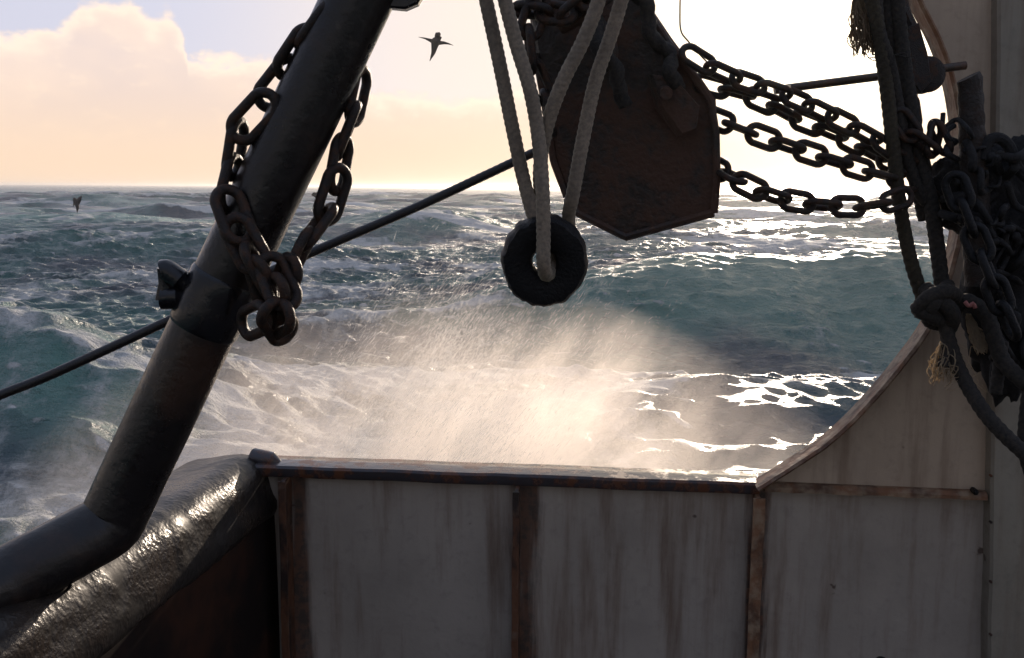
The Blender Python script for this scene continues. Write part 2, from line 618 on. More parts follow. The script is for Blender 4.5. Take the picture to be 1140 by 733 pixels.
    flat = 1 - .25 * np.exp(-np.abs((X0 - 4.5) / 3.5) ** 4 - np.abs((Y0 - 15.5) / 3) ** 4) - .5 * np.exp(-np.abs((X0 - 12) / 12) ** 4 - np.abs((Y0 - 43) / 7) ** 4)
    wx_, wy_ = fbm(X0 / 7 + 3, Y0 / 7 + 8, 3) * 4, fbm(X0 / 5 + 13, Y0 / 5 + 2, 3) * 3
    for q_, (L, am) in enumerate(((9.0, .26), (4.6, .19), (2.3, .115), (1.15, .075), (.55, .045), (.27, .024))):
        w = sstep(1.5, 3.2, L / step) * (calm if L > 1 else .5 + .5 * calm)
        xx = (X0 * .96 + Y0 * .28 + wx_ * L / 6) / (2.6 * L) + 31 * q_
        yy = (Y0 * .96 - X0 * .28 + wy_ * L / 6) / L + 11 * q_
        v = 1 - np.abs(2 * fbm(xx, yy, 2, .4) - 1)
        v = np.clip((v - .35) / .65, 0, 1) ** 1.7
        v2 = fbm(X0 / (L * 4) + 7 * q_, Y0 / (L * 3), 2)
        Z += am * w * flat * (v - .35) * (.4 + 1.2 * v2)
        RID += (.34, .3, .2, .1, .06, .03)[q_] * w * v
    # foam: sharp crests, blown streaks, the churned white water beside the hull
    warp = fbm(X0 / 6, Y0 / 6, 3) * 5
    streak = fbm((X0 + .35 * Y0 + warp) / 1.1, (Y0 - .2 * X0) / 5.5, 4, .6)
    patch = fbm(X0 / 9 + 50, Y0 / 9 + 4, 3)
    caps = np.maximum(sstep(.30, .55, J + .18 * (patch - .5)) * (.55 + .45 * near), sstep(.50, .78, RID + .55 * (patch - .5) + .35 * (streak - .5)) * .8)
    farcap = 1.9 * sstep(.615, .69, fbm(X0 / 16 + 9, Y0 / 4.5 + 2, 4)) * near * sstep(-.2, .7, Z)
    churn = np.exp(-(((X0 + 1.0) / 4.2) ** 2 + ((Y0 - 14.5 - .1 * X0) / 7.5) ** 2) ** 1.25)
    churn2 = np.exp(-(((X0 - 3.5) / 3.4) ** 2 + ((Y0 - 14.2) / 2.6) ** 2) ** 1.1) * .8
    lefttrail = np.exp(-(((X0 + 9) / 9) ** 2 + ((Y0 - 28) / 6.5) ** 2)) * .32
    leftface = .50 * np.exp(-(((X0 + 8.5) / 4) ** 2 + ((Y0 - 14.2) / 1.8) ** 2)) + .14 * np.exp(-(((X0 - 8) / 8) ** 4 + ((Y0 - 28) / 4) ** 4))
    leftfoot = np.exp(-(((X0 + 6.5) / 2.6) ** 2 + ((Y0 - 11.6) / 1.3) ** 2)) * .75
    foam = np.clip(caps * .9 + farcap * .55 + CF * .75 + churn * .85 + churn2 * .05 + leftface + lefttrail + leftfoot - .06 + (streak - .5) * 1.0 + (patch - .5) * .25, 0, 1.3)
    V = np.stack([X, Y, Z], -1).reshape(-1, 3)
    NC = len(th)
    i = np.arange(NR - 1)[:, None] * NC + np.arange(NC)[None, :]
    j = np.arange(NR - 1)[:, None] * NC + (np.arange(NC)[None, :] + 1) % NC
    quads = np.stack([i, j, j + NC, i + NC], -1).reshape(-1, 4)
    quads = quads[:, ::-1]
    me = bpy.data.meshes.new('sea')
    me.vertices.add(len(V)); me.vertices.foreach_set('co', V.ravel())
    me.loops.add(quads.size); me.loops.foreach_set('vertex_index', quads.ravel().astype(np.int32))
    me.polygons.add(len(quads))
    me.polygons.foreach_set('loop_start', (np.arange(len(quads)) * 4).astype(np.int32))
    me.polygons.foreach_set('use_smooth', np.ones(len(quads), bool))
    me.update(); me.validate()
    for nm, arr in (('foam', foam), ('thru_tint', np.clip(THRU_TINT, 0, 1.3))):
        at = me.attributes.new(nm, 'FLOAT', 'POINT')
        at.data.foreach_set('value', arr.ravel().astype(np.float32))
    o = bpy.data.objects.new('sea', me)
    COL.objects.link(o)
    o['kind'] = 'structure'
    m, t = mat('sea_water')
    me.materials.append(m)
    fo = t.n('ShaderNodeAttribute', attribute_name='foam').outputs['Fac']
    thru = t.n('ShaderNodeAttribute', attribute_name='thru_tint').outputs['Fac']
    p2 = t.vmul(t.pos, (1.0, .45, 1.0))
    f1 = t.noise(t.pos, 1.3, 6, .68, .8)
    f2 = t.noise(t.vmul(t.pos, (2.2, .9, 1)), 2.6, 6, .72, .5)
    f3 = t.noise(t.pos, 11, 4, .7)
    fsum = t.m('ADD', t.m('MULTIPLY', f1, .45), t.m('ADD', t.m('MULTIPLY', f2, .40), t.m('MULTIPLY', f3, .25)))
    mask = t.mp(t.m('ADD', fo, t.m('MULTIPLY', t.m('SUBTRACT', fsum, .55), 2.3)), .42, .98)
    a2 = t.m('ADD', thru, t.m('MULTIPLY', t.m('SUBTRACT', t.noise(t.pos, .55, 4, .6), .5), 1.0))
    wcol = t.mix(t.mp(a2, .05, .95), (.068, .092, .116), (.120, .255, .220))  # light through the waves is painted here as teal base colour
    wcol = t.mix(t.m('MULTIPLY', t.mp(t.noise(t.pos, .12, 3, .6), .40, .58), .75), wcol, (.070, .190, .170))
    wcol = t.mix(t.mp(fo, .25, .9, 0, .45), wcol, (.24, .28, .28))
    col = t.mix(mask, wcol, (.62, .62, .60))
    cap1 = t.noise(t.vmul(t.pos, (.7, 1.1, 1)), 1.5, 7, .66)
    cap2 = t.n('ShaderNodeTexNoise', {'Vector': t.vmul(t.pos, (.55, 1.3, 1)), 'Scale': 3.4, 'Detail': 6.0, 'Roughness': .62, 'Distortion': .4}, noise_type='RIDGED_MULTIFRACTAL').outputs[0]
    cap3 = t.noise(t.pos, 22, 4, .65)
    bh = t.m('ADD', t.m('MULTIPLY', cap1, .80), t.m('ADD', t.m('MULTIPLY', cap2, .11), t.m('ADD', t.m('MULTIPLY', cap3, .075), t.m('MULTIPLY', mask, .05))))
    nrm = t.n('ShaderNodeBump', {'Strength': 1.0, 'Distance': .65, 'Height': bh}).outputs[0]
    b = t.n('ShaderNodeBsdfPrincipled', {'Base Color': col, 'Roughness': t.mix(mask, (.27,) * 3, (.85,) * 3), 'IOR': 1.33, 'Normal': nrm})
    t.t.links.new(b.outputs[0], t.out.inputs[0])
    return o


build_sea()

# ------------------------------------------------------------------ the boat's own structure
DECKZ = HC - 1.65
mb = MB()
mb.box((-1.6, -7.5, DECKZ - .06), (4.2, CL.y - .01, DECKZ))
dk = mb.build('deck', M_deck, None, smooth=False); dk['kind'] = 'structure'

# stern bulwark: plating, stiffeners, cap rail
bw = thing('stern_bulwark', 'grey painted steel bulwark with rusty stiffeners and wet cap rail across the stern', 'bulwark', BP(BLEN * .6, 0, DECKZ))
SL, SR = -.10, s_at(1135, 600)


def bslab(mb, s0, s1, o0, o1, z0, z1):
    vs = [BP(s, o, z) for s in (s0, s1) for o in (o0, o1) for z in (z0, z1)]
    mb.add(vs, [(0, 1, 3, 2), (4, 6, 7, 5), (0, 4, 5, 1), (2, 3, 7, 6), (0, 2, 6, 4), (1, 5, 7, 3)])


def grid_panel(mb, s0, s1, z0, z1, off, thick, amp, seed):
    """plating with the slight dents of a welded plate"""
    nx, nz = 26, 26
    vs = []
    for k in range(2):
        for i in range(nx + 1):
            for j in range(nz + 1):
                u, v = i / nx, j / nz
                d = amp * math.sin(math.pi * u) * math.sin(math.pi * min(1, v)) + amp * .5 * (float(fbm(np.array(u * 3 + seed), np.array(v * 3.), 2)) - .5)
                vs.append(BP(s0 + (s1 - s0) * u, off - d - k * thick, z0 + (z1 - z0) * v))
    N = (nx + 1) * (nz + 1)
    fs = []
    for i in range(nx):
        for j in range(nz):
            a = i * (nz + 1) + j
            fs.append((a, a + nz + 1, a + nz + 2, a + 1))
            fs.append((N + a, N + a + 1, N + a + nz + 2, N + a + nz + 1))
    for i in range(nx):
        a = i * (nz + 1); b = a + nz + 1
        fs.append((a, N + a, N + b, b)); fs.append((a + nz, b + nz, N + b + nz, N + a + nz))
    for j in range(nz):
        a = j; b = nx * (nz + 1) + j
        fs.append((a, a + 1, N + a + 1, N + a)); fs.append((b, N + b, N + b + 1, b + 1))
    mb.add(vs, fs)


edges = [SL, S0, S1, S2, SR]
for k in range(4):
    mb = MB()
    grid_panel(mb, edges[k] + .0015, edges[k + 1] - .0015, DECKZ, TOPZ - (.03 if k < 3 else .002), -.012,   .008, .022, k * 3.1)
    o = mb.build('plating', M_panel, bw)
    if k == 3:
        o['label'] = 'bluish grey plating under the cream gusset'
mb = MB(); bslab(mb, SL, SR, -.078, -.066, -.6, TOPZ - .03)
mb.build('hull_side', M_hull, bw, smooth=False)
for k, s in enumerate((S0, S1, S2)):
    mb = MB()
    zt = TOPZ - .0285
    # a flat bar standing off the plating with an uneven, corroded edge and a small face flange
    npt = 40
    wdt = (.055, .07, .05)[k]
    for (oa, ob, ha) in ((-.010, wdt, .004), (wdt - .004, wdt + .002, (.009, .008, .014)[k])):
        vs = []
        for i in range(npt + 1):
            z = DECKZ + (zt - DECKZ) * i / npt
            jit = (float(fbm(np.array(z * 22 + k * 9), np.array(.5), 3)) - .5) * .006
            for (o_, h_) in ((oa, -ha), (ob, -ha + jit), (ob, ha + jit), (oa, ha)):
                vs.append(BP(s + h_, o_, z))
        fs = [(0, 1, 2, 3), (4 * npt + 3, 4 * npt + 2, 4 * npt + 1, 4 * npt)]
        for i in range(npt):
            for c in range(4):
                a, b = i * 4 + c, i * 4 + (c + 1) % 4
                fs.append((a, a + 4, b + 4, b))
        mb.add(vs, fs)
    o = mb.build('stiffener', M_rust if k < 2 else M_rustp, bw, auto=30)
    if k == 2:
        o['label'] = 'stiffener with cream paint left on the rust'
# cap rail: flat bar with rounded lip and hammered, uneven top
mb = MB()
ns = 420
prof = [(-.012, -.030), (.012, -.030), (.017, -.024), (.018, -.006), (.013, .000), (-.03, .003), (-.075, .002), (-.082, -.004), (-.082, -.014), (-.012, -.014)]
vs = []
s_a, s_b = SL + .04, S2 + .005
for i in range(ns + 1):
    s = s_a + (s_b - s_a) * i / ns
    for q, (o_, z_) in enumerate(prof):
        j = (float(fbm(np.array(s * 9 + 5), np.array(.5), 2)) - .5) * .004
        vs.append(BP(s, o_, TOPZ + z_ + j))
n = len(prof)
fs = [tuple(range(n)), tuple(ns * n + i for i in range(n))[::-1]]
for i in range(ns):
    for c in range(n):
        a, b = i * n + c, i * n + (c + 1) % n
        fs.append((a, b, b + n, a + n))
mb.add(vs, fs)
mb.build('cap_rail', M_rail, bw, auto=40)
mb = MB()
q0 = PZ(292, 512, TOPZ)
mb.tube([q0 + Vector((-.04, .02, -.03)), q0 + Vector((-.01, -.01, .008)), q0 + Vector((.03, -.02, .004)), q0 + Vector((.055, -.02, -.012))], [.018, .026, .022, .008], 12)
mb.build('corner_weld', M_rail, bw)

# cream gusset plate rising in a curve on the right
arch_px = [(842, 541), (880, 517), (921, 489), (960, 452), (1000, 405), (1030, 363), (1050, 315), (1063, 265), (1068, 215), (1066, 160), (1058, 100), (1042, 50), (1020, 5), (1000, -45), (970, -110)]


def BPx(px, py, out=0.0):
    d = ray(px, py)
    k = (Vector((CL.x, CL.y, 0)) + BN * out - Vector((0, 0, 0))).dot(BN) / d.dot(BN)
    return CAM + d * k


gus = thing('curved_gusset', 'cream painted steel plate with curved rusty edge rising above the right bulwark panel', 'steel plate', BPx(1000, 545))
curve = catmull([BPx(*q) for q in arch_px], 8)
mb = MB()
ztop = curve[-1].z
xr = BP(SR + .25, 0, 0)
front, backp = [], []
for p in curve:
    front.append(p + BN * -.004)
right = [Vector((xr.x, xr.y, p.z)) + BN * -.004 for p in curve]
n = len(curve)
vs = front + right + [p - BN * .012 for p in front] + [p - BN * .012 for p in right]
fs = []
for i in range(n - 1):
    fs.append((i, n + i, n + i + 1, i + 1))
    fs.append((2 * n + i, 2 * n + i + 1, 3 * n + i + 1, 3 * n + i))
    fs.append((i, i + 1, 2 * n + i + 1, 2 * n + i))
mb.add(vs, fs)
mb.build('plate', M_arch, gus, auto=30)
mb = MB()
cpts = curve
vs = []
for i, p in enumerate(cpts):
    t_ = (cpts[min(i + 1, n - 1)] - cpts[max(i - 1, 0)]).normalized()
    nn = t_.cross(BN).normalized()
    if nn.x > 0:
        nn = -nn
    j = (float(fbm(np.array(i * .8), np.array(.3), 3)) - .5) * .005
    for (a, b) in ((-.014, 0), (.050 + j, 0), (.055 + j, .005), (.050 + j, .011), (-.014, .011)):
        vs.append(p + BN * a + nn * b)
fs = [(0, 1, 2, 3, 4), tuple(5 * (n - 1) + c for c in (4, 3, 2, 1, 0))]
for i in range(n - 1):
    for c in range(5):
        a, b = i * 5 + c, i * 5 + (c + 1) % 5
        fs.append((a, b, b + 5, a + 5))
mb.add(vs, fs)
mb.build('edge_flange', M_rustp, gus, auto=30)
mb = MB()
la, lb = BPx(852, 541), BPx(1096, 551)
sa, sb = s_at(850, 541), s_at(1096, 551)
vs = []
npt = 60
for i in range(npt + 1):
    s = sa + (sb - sa) * i / npt
    z = la.z + (lb.z - la.z) * i / npt
    j = (float(fbm(np.array(s * 30), np.array(.9), 3)) - .5) * .006
    for (o_, z_) in ((-.003, .011), (.012 + j, .010), (.022 + j, .002), (.022 + j, -.008 + j), (-.003, -.011)):
        vs.append(BP(s, o_, z + z_))
fs = [(0, 1, 2, 3, 4), tuple(5 * npt + c for c in (4, 3, 2, 1, 0))]
for i in range(npt):
    for c in range(5):
        a, b = i * 5 + c, i * 5 + (c + 1) % 5
        fs.append((a, b, b + 5, a + 5))
mb.add(vs, fs)
mb.build('ledge', M_rustp, gus, auto=30)
mb = MB()
bc = BPx(1086, 548, .03)
mb.tube([bc - BN * .02, bc + BN * .004, bc + BN * .008], [.007, .007, .004], 6)
mb.build('bolt_head', M_dark, gus)

# pillar at the right edge
pl = thing('steel_pillar', 'mottled grey green steel pillar at the right edge with rust dots down its seam', 'pillar', P(1125, 700, 2.2))
mb = MB()
pa = BPx(1101, 733, .03); pb = BPx(1112, 0, .03)
ztp = 6.2
npt = 60
vs = []
for i in range(npt + 1):
    z = DECKZ + (ztp - DECKZ) * i / npt
    f = (z - pa.z) / (pb.z - pa.z)
    x = pa.x + (pb.x - pa.x) * f + (float(fbm(np.array(z * 14), np.array(.2), 3)) - .5) * .006
    y = pa.y + (pb.y - pa.y) * f
    for (ax, ay) in ((0, .03), (0, .006), (.006, 0), (.6, -.0), (.6, .2), (.02, .2)):
        vs.append(Vector((x + ax, y + ay, z)))
fs = []
for i in range(npt):
    for c in range(6):
        a, b = i * 6 + c, i * 6 + (c + 1) % 6
        fs.append((a, b, b + 6, a + 6))
fs += [(5, 4, 3, 2, 1, 0), tuple(6 * npt + c for c in range(6))]
mb.add(vs, fs)
mb.build('web', M_pillar, pl, auto=40)
random.seed(3)
for k in range(5):
    mb = MB()
    q = BPx(1101, 470 + k * 58 + random.uniform(-18, 18), .031)
    mb.tube([q + Vector((.004, .004, 0)), q + Vector((.004, -.004, 0)), q + Vector((.004, -.007, 0))], [.003, .003, .001], 8)
    mb.build('rivet', M_rust, pl)

# left side bulwark with its big rounded, wet, black rail
sb_ = thing('side_bulwark', 'black wet rounded rubbing rail on the left bulwark glittering with spray', 'bulwark', Vector((-.8, 1.7, DECKZ)))
F0, F1 = PZ(268, 512, TOPZ), PZ(20, 668, TOPZ)
fd = (F1 - F0); fd.normalize()
rail = [F0 - fd * .10 + Vector((0, 0, -.05)), F0 - fd * .04 + Vector((0, 0, -.012)), F0, F0 + fd * .25, F0 + fd * .6, F0 + fd * 1.0, F0 + fd * 1.6, F0 + fd * 2.6, F0 + fd * 5]
path = resample(catmull(rail, 30), .012)
side = Vector((-fd.y, fd.x, 0))
if side.x < 0:
    side = -side              # towards the deck
vs = []
seg = 34
for i, p in enumerate(path):
    L = i * .012
    endr = min(1, .55 + L * 4)
    for k in range(seg):
        a = 2 * math.pi * k / seg
        ca, sa_ = math.cos(a), math.sin(a)
        rx, rz = .135 * endr, .098 * endr
        # outer groove and inner roll, as on a split rubber fender
        rr = 1 + .09 * math.cos(4 * (a - 1.0)) + .06 * (float(fbm(np.array(L * 9 + 3), np.array(a * 3.), 3)) - .5)
        rr += .03 * math.exp(-((L - .62 + .03 * a) / .012) ** 2) + .02 * math.exp(-((L - .67 + .03 * a) / .01) ** 2)
        vs.append(p + side * (rx * ca * rr - .035) + Vector((0, 0, rz * sa_ * rr - .082)))
fs = []
for i in range(len(path) - 1):
    for k in range(seg):
        k2 = (k + 1) % seg
        fs.append((i * seg + k, i * seg + k2, (i + 1) * seg + k2, (i + 1) * seg + k))
fs.append(tuple(range(seg))[::-1])
mb = MB(); mb.add(vs, fs)
mb.build('rubbing_rail', M_fender, sb_, auto=0)
mb = MB()
p0 = path[0] + side * .0; p1 = path[-1]
for (o_, w_) in ((0.078, .012),):
    vs = []
    for p in (p0, p1):
        for (a, z) in ((o_, TOPZ - .10), (o_ + w_, TOPZ - .10), (o_ + w_, DECKZ), (o_, DECKZ)):
            vs.append(Vector((p.x, p.y, 0)) + side * a + Vector((0, 0, z)))
    mb.add(vs, [(0, 1, 5, 4), (1, 2, 6, 5), (2, 3, 7, 6), (3, 0, 4, 7), (0, 3, 2, 1), (4, 5, 6, 7)])
mb.build('inner_plating', M_inner, sb_, smooth=False)
mb = MB()
vs = []
for p in (p0, p1):
    for (a, z) in ((-.10, TOPZ - .08), (-.09, TOPZ - .08), (-.09, -.6), (-.10, -.6)):
        vs.append(Vector((p.x, p.y, 0)) + side * a + Vector((0, 0, z)))
mb.add(vs, [(0, 1, 5, 4), (1, 2, 6, 5), (2, 3, 7, 6), (3, 0, 4, 7), (0, 3, 2, 1), (4, 5, 6, 7)])
mb.build('hull_side', M_hull, sb_, smooth=False)

# ------------------------------------------------------------------ davit pipe
DP = 1.76
RP = .0585
dv = thing('davit_pipe', 'thick black wet steel davit pipe leaning right from an elbow over the left rail', 'pipe', P(118, 592, DP))
ppx = [(470, -152, DP), (398, 0, DP), (335, 134, DP), (285, 240, DP), (228, 361, DP), (172, 480, DP), (150, 526, DP), (129, 571, DP - .004), (122, 583, DP - .01), (111, 591, DP - .02), (94, 600, DP - .04), (50, 624, DP - .09), (0, 650, DP - .14), (-80, 684, DP - .24), (-200, 738, DP - .4)]
path = resample(catmull(PX(ppx), 24), .010)
rad = [RP * (1 + .02 * (float(fbm(np.array(i * .05), np.array(.7), 3)) - .5)) for i in range(len(path))]
mb = MB(); mb.tube(path, rad, 40)
mb.build('pipe', M_worn, dv, auto=0)
mb = MB()
e = PX([(60, 622, DP - .07), (56, 624, DP - .075)])
mb.tube([e[0], e[0].lerp(e[1], .3), e[0].lerp(e[1], .7), e[1]], [RP * .98, RP * 1.05, RP * 1.05, RP * .98], 36, caps=False)
mb.build('weld_seam', M_pipe, dv)
mb = MB()
c0, c1 = P(252, 309, DP), P(226, 365, DP)
pts = [c0.lerp(c1, k) for k in (-.03, 0, .04, .3, .6, .96, 1, 1.03)]
mb.tube(pts, [RP * 1.0, RP * 1.03, RP * 1.055, RP * 1.04, RP * 1.06, RP * 1.055, RP * 1.03, RP], 36, caps=False)
mb.build('clamp_band', M_pipe, dv)
mb = MB()
ax = (c1 - c0).normalized()
for (a, b, c_) in (((214, 322), (186, 302), .018), ((212, 330), (184, 332), .018)):
    pts = PX([(a[0] + 8, a[1], DP - .01), (a[0], a[1], DP - .015), ((a[0] + b[0]) / 2, (a[1] + b[1]) / 2, DP - .02), (b[0], b[1], DP - .02), (b[0] - 4, b[1], DP - .02)])
    mb.tube(catmull(pts, 4), [.013] * 4 + [.014] * 4 + [.020] * 4 + [.020] * 4 + [.009], 14)
lug = mb.build('clamp_lug', M_pipe, dv)
mb = MB()
pts = PX([(186, 300, DP - .02), (184, 316, DP - .02), (184, 334, DP - .02)])
mb.tube(pts, [.018, .012, .018], 8)
mb.build('clamp_bolt', M_pipe, lug)
mb = MB()
mb.prism(PX([(425, -30, DP), (432, 10, DP), (452, 12, DP), (466, 6, DP), (474, -8, DP), (478, -40, DP)]), Vector((0, 1, 0)), .03, .004)
mb.build('bracket', M_pipe, dv, auto=30)


# ------------------------------------------------------------------ chains
def link_mesh(name, inner_len, inner_w, d, matl, seg=10, n=26):
    """one stadium-shaped link, centred, long axis X, flat in XZ"""
    r = d / 2
    hw = inner_w / 2 + r
    hl = inner_len / 2 + r - hw
    hl = max(hl, .0005)
    pts = []
    for k in range(n):
        a = 2 * math.pi * k / n
        cx = hl if math.cos(a) >= 0 else -hl
        pts.append(Vector((cx + hw * math.cos(a), 0, hw * math.sin(a) * (1 - .08 * abs(math.cos(a))))))
    mb = MB()
    mb.tube(pts, r, seg, closed=True)
    me = bpy.data.meshes.new(name)
    me.from_pydata([tuple(v) for v in mb.v], [], mb.f)
    me.polygons.foreach_set('use_smooth', [True] * len(me.polygons))
    me.materials.append(matl)
    return me


def place_link(me, a, b, roll, parent):
    o = bpy.data.objects.new('chain_link', me)
    COL.objects.link(o)
    o.parent = parent
    x = (b - a).normalized()
    z0 = Vector((0, 0, 1)) if abs(x.z) < .95 else Vector((1, 0, 0))
    y0 = z0.cross(x).normalized()
    z0 = x.cross(y0)
    zz = z0 * math.cos(roll) + y0 * math.sin(roll)
    yy = zz.cross(x)
    M = Matrix((x, yy, zz)).transposed().to_4x4()
    M.translation = (a + b) / 2 - base_loc(parent)
    o.matrix_basis = M
    return o


rnd = random.Random(5)


def chain(name, label, pts, pitch, d, group=None, roll0=0.0, width=None, me=None, cat='chain', jit=.15):
    path = resample(catmull(pts, 20), pitch)
    root = thing(name, label, cat, min(path, key=lambda p: p.z), group)
    me = me or link_mesh('chain_link', pitch + .1 * d, (width or d * 1.25), d, M_chain)
    for i in range(len(path) - 1):
        place_link(me, path[i], path[i + 1], roll0 + (math.pi / 2 if i % 2 else 0) + rnd.uniform(-jit, jit), root)
    return root


me_small = link_mesh('chain_link', .056, .021, .0128, M_chain)
g = 'chains strung between the hanging door and the net'
chain('rusty_chain', 'topmost of four rusty chains between hanging steel door and right net', PX([(764, 58, 1.93), (800, 80, 1.93), (832, 92, 1.94), (880, 108, 1.96), (918, 126, 1.98), (969, 152, 2.0), (1005, 178, 2.02), (1030, 195, 2.04)]), .0535, .015, g, .35, me=me_small)
chain('rusty_chain', 'second chain down, tangled close under the topmost one beside hanging door', PX([(778, 92, 1.96), (811, 101, 1.97), (849, 112, 1.99), (876, 128, 2.0), (931, 150, 2.02), (969, 170, 2.05), (1010, 190, 2.06)]), .0535, .015, g, .15, me=me_small)
chain('rusty_chain', 'middle sagging chain with open oval links against the bright sky', PX([(790, 130, 1.99), (800, 134, 1.98), (834, 147, 1.92), (893, 168, 1.95), (954, 187, 1.98), (988, 197, 2.0), (1030, 205, 2.02)]), .0535, .015, g, .1, me=me_small)
chain('rusty_chain', 'lowest of four sagging chains, crossing the sea horizon', PX([(788, 182, 2.0), (800, 188, 1.98), (832, 207, 1.89), (862, 219, 1.9), (889, 225, 1.91), (935, 230, 1.93), (979, 228, 1.95), (1030, 212, 1.98)]), .0535, .015, g, .2, me=me_small)

# chain wound round the davit pipe: each link laid by its two ends
wrap = thing('wrapped_chain', 'heavy rusty chain wound round the leaning black davit pipe', 'chain', P(300, 375, DP - .1))
me_big = link_mesh('chain_link', .078, .027, .0180, M_chain, 12, 30)
D1 = DP - .06
D2 = DP + .03
for (a, b, da, db, roll) in [
    ((368, 10), (340, 48), DP - .02, DP - .01, 1.5), ((346, 38), (318, 80), DP - .01, DP, .9), ((330, 70), (294, 116), DP, DP, .25),
    ((303, 108), (262, 152), D1 + .02, D1 + .03, .1), ((266, 140), (258, 192), D1 + .05, D1 + .05, 1.35),
    ((262, 182), (251, 228), D1 + .05, D1 + .02, .1), ((252, 218), (268, 262), D1 - .01, D1 - .03, 1.2), ((262, 252), (284, 292), D1 - .03, D1 - .04, .3), ((278, 284), (298, 322), D1 - .04, D1 - .03, 1.2),
    ((404, 82), (393, 132), D2 + .02, D2, 1.3), ((396, 122), (377, 170), D2, D2 - .01, 1.4), ((382, 160), (374, 206), D2 - .01, D2 - .02, 1.2),
    ((379, 190), (362, 244), D2 - .03, D2 - .04, .5), ((368, 232), (336, 276), D2 - .04, D1, 1.3), ((342, 266), (322, 306), D1, D1 - .02, .9),
    ((324, 296), (312, 332), DP - .10, DP - .07, .15), ((303, 298), (316, 330), DP - .11, DP - .13, 1.1), ((292, 318), (300, 350), DP - .10, DP - .08, .9),
    ((312, 318), (306, 348), DP - .13, DP - .08, .3), ((320, 350), (298, 362), DP - .15, DP - .09, .1), ((294, 352), (272, 362), DP - .13, DP - .07, .1),
    ((318, 372), (300, 345), DP - .09, DP - .15, .6), ((286, 300), (296, 336), DP - .11, DP - .09, 1.3),
]:
    place_link(me_big, P(*a, da), P(*b, db), roll, wrap)

# ------------------------------------------------------------------ cable behind the davit pipe
mb = MB()
cab = catmull(PX([(-60, 466, 1.95), (0, 440, 1.97), (60, 416, 2.0), (190, 356, 2.05), (330, 289, 2.1), (470, 228, 2.17), (590, 172, 2.22), (680, 130, 2.28)]), 40)
mb.tube(resample(cab, .004), .0092, 12, prof=lambda th, L: 1 + .10 * abs(math.cos(3 * (th - L * 75))))
tag(mb.build('steel_cable', M_cable, None, auto=0), 'dark straight wire cable slanting up behind the davit pipe to the hanging door', 'cable')


# ------------------------------------------------------------------ hanging otter board
def TD(px, py, off=0.0):
    """point on the hanging door's plane, which is turned a little"""
    Y = 2.02 - (px - 700) * .0006 + (py - 100) * .0002 + off
    return P(px, py, Y)


door = thing('trawl_door', 'dark rusted pointed steel trawl door hanging in chains against the sun', 'trawl door', TD(697, 264))
outline = [(586, -60), (590, 10), (596, 60), (606, 115), (616, 180), (631, 220), (640, 236), (697, 264), (795, 237), (797, 200), (796, 150), (794, 112), (776, 86), (745, 44), (718, 4), (680, -60)]
mb = MB()
pl_ = [TD(*q) for q in outline]
mb.prism(pl_, Vector((.1, -1, .05)), .045, .006)
mb.build('board', M_door, door, auto=25)
# bent lower shoe plate and side strips
for pts_, w in (([(631, 220), (643, 237), (697, 264), (795, 237)], .012), ([(596, 60), (606, 115), (616, 180), (631, 220)], .010), ([(795, 237), (798, 200), (797, 150), (791, 112), (770, 82), (742, 46), (718, 6)], .011)):
    mb = MB()
    mb.tube(resample(catmull([TD(x, y, -.024) for x, y in pts_], 1), .01), w * .7, 8)
    mb.build('edge_strip', M_door, door)
mb = MB()
mb.prism([TD(x, y, -.05) for x, y in ((722, 84), (748, 88), (776, 120), (772, 146), (756, 152), (732, 120))], Vector((.3, -1, .1)), .03, .004)
mb.tube([TD(738, 100, -.04), TD(742, 104, -.09)], .012, 10)
mb.build('towing_bracket', M_door, door, auto=25)
mb = MB()
mb.tube(catmull([TD(626, 30, -.06), TD(650, 20, -.08), TD(672, 34, -.08), TD(680, 62, -.08), TD(664, 82, -.06)], 8), .014, 12)
mb.build('shackle', M_door, door)

# chain and shackles bunched on top of the door
chain('bunched_chain', 'short chain looped over the top left corner of the hanging trawl door', PX([(566, -14, 1.96), (578, 8, 1.95), (596, 18, 1.94), (618, 8, 1.93), (640, 20, 1.92), (655, -6, 1.92), (690, -12, 1.94)]), .05, .0165, None, .3)
chain('hanging_chain', 'chain of long links hanging down the left side of the trawl door', PX([(600, 0, 1.93), (590, 30, 1.93), (588, 62, 1.93), (602, 96, 1.94), (612, 130, 1.95), (618, 170, 1.96)]), .062, .0165, None, .2)
random.seed(11)
for k, (a, b, lab) in enumerate((((700, -15), (765, 100), 'heavy dark rope running down the right edge of the trawl door'), ((640, -15), (706, 120), 'dark rope lying slack on the trawl door behind the pale ropes'))):
    mb = MB()
    q = [(a[0] + (b[0] - a[0]) * i / 6 + random.uniform(-10, 10), a[1] + (b[1] - a[1]) * i / 6, 1.93 + random.uniform(-.02, .02)) for i in range(7)]
    mb.tube(resample(catmull(PX(q), 10), .006), .014, 12, prof=lambda th, L: 1 + .14 * math.cos(3 * (th - L * 60)))
    tag(mb.build('rope', M_tar, None, auto=0), lab, 'rope')

mb = MB()
mb.tube(catmull(PX([(758, -20, 1.95), (757, 10, 1.95), (758, 34, 1.95), (766, 46, 1.95), (780, 62, 1.95), (790, 72, 1.95)]), 8), .0016, 6)
tag(mb.build('thin_wire', M_cable, None), 'thin wire hanging against the bright sky above the chains', 'wire')


# ------------------------------------------------------------------ pale ropes carrying the rubber ring
def rope(name, label, pts, r, m_, parent=None, cat='rope', group=None, lay=190, k=3, amp=.05):
    mb = MB()
    mb.tube(resample(catmull(pts, 14), .0035), r, 18, prof=lambda th, L: 1 + amp * math.cos(k * (th - L * lay)))
    o = mb.build(name, m_, parent, auto=0)
    if parent is None:
        tag(o, label, cat, group)
    return o


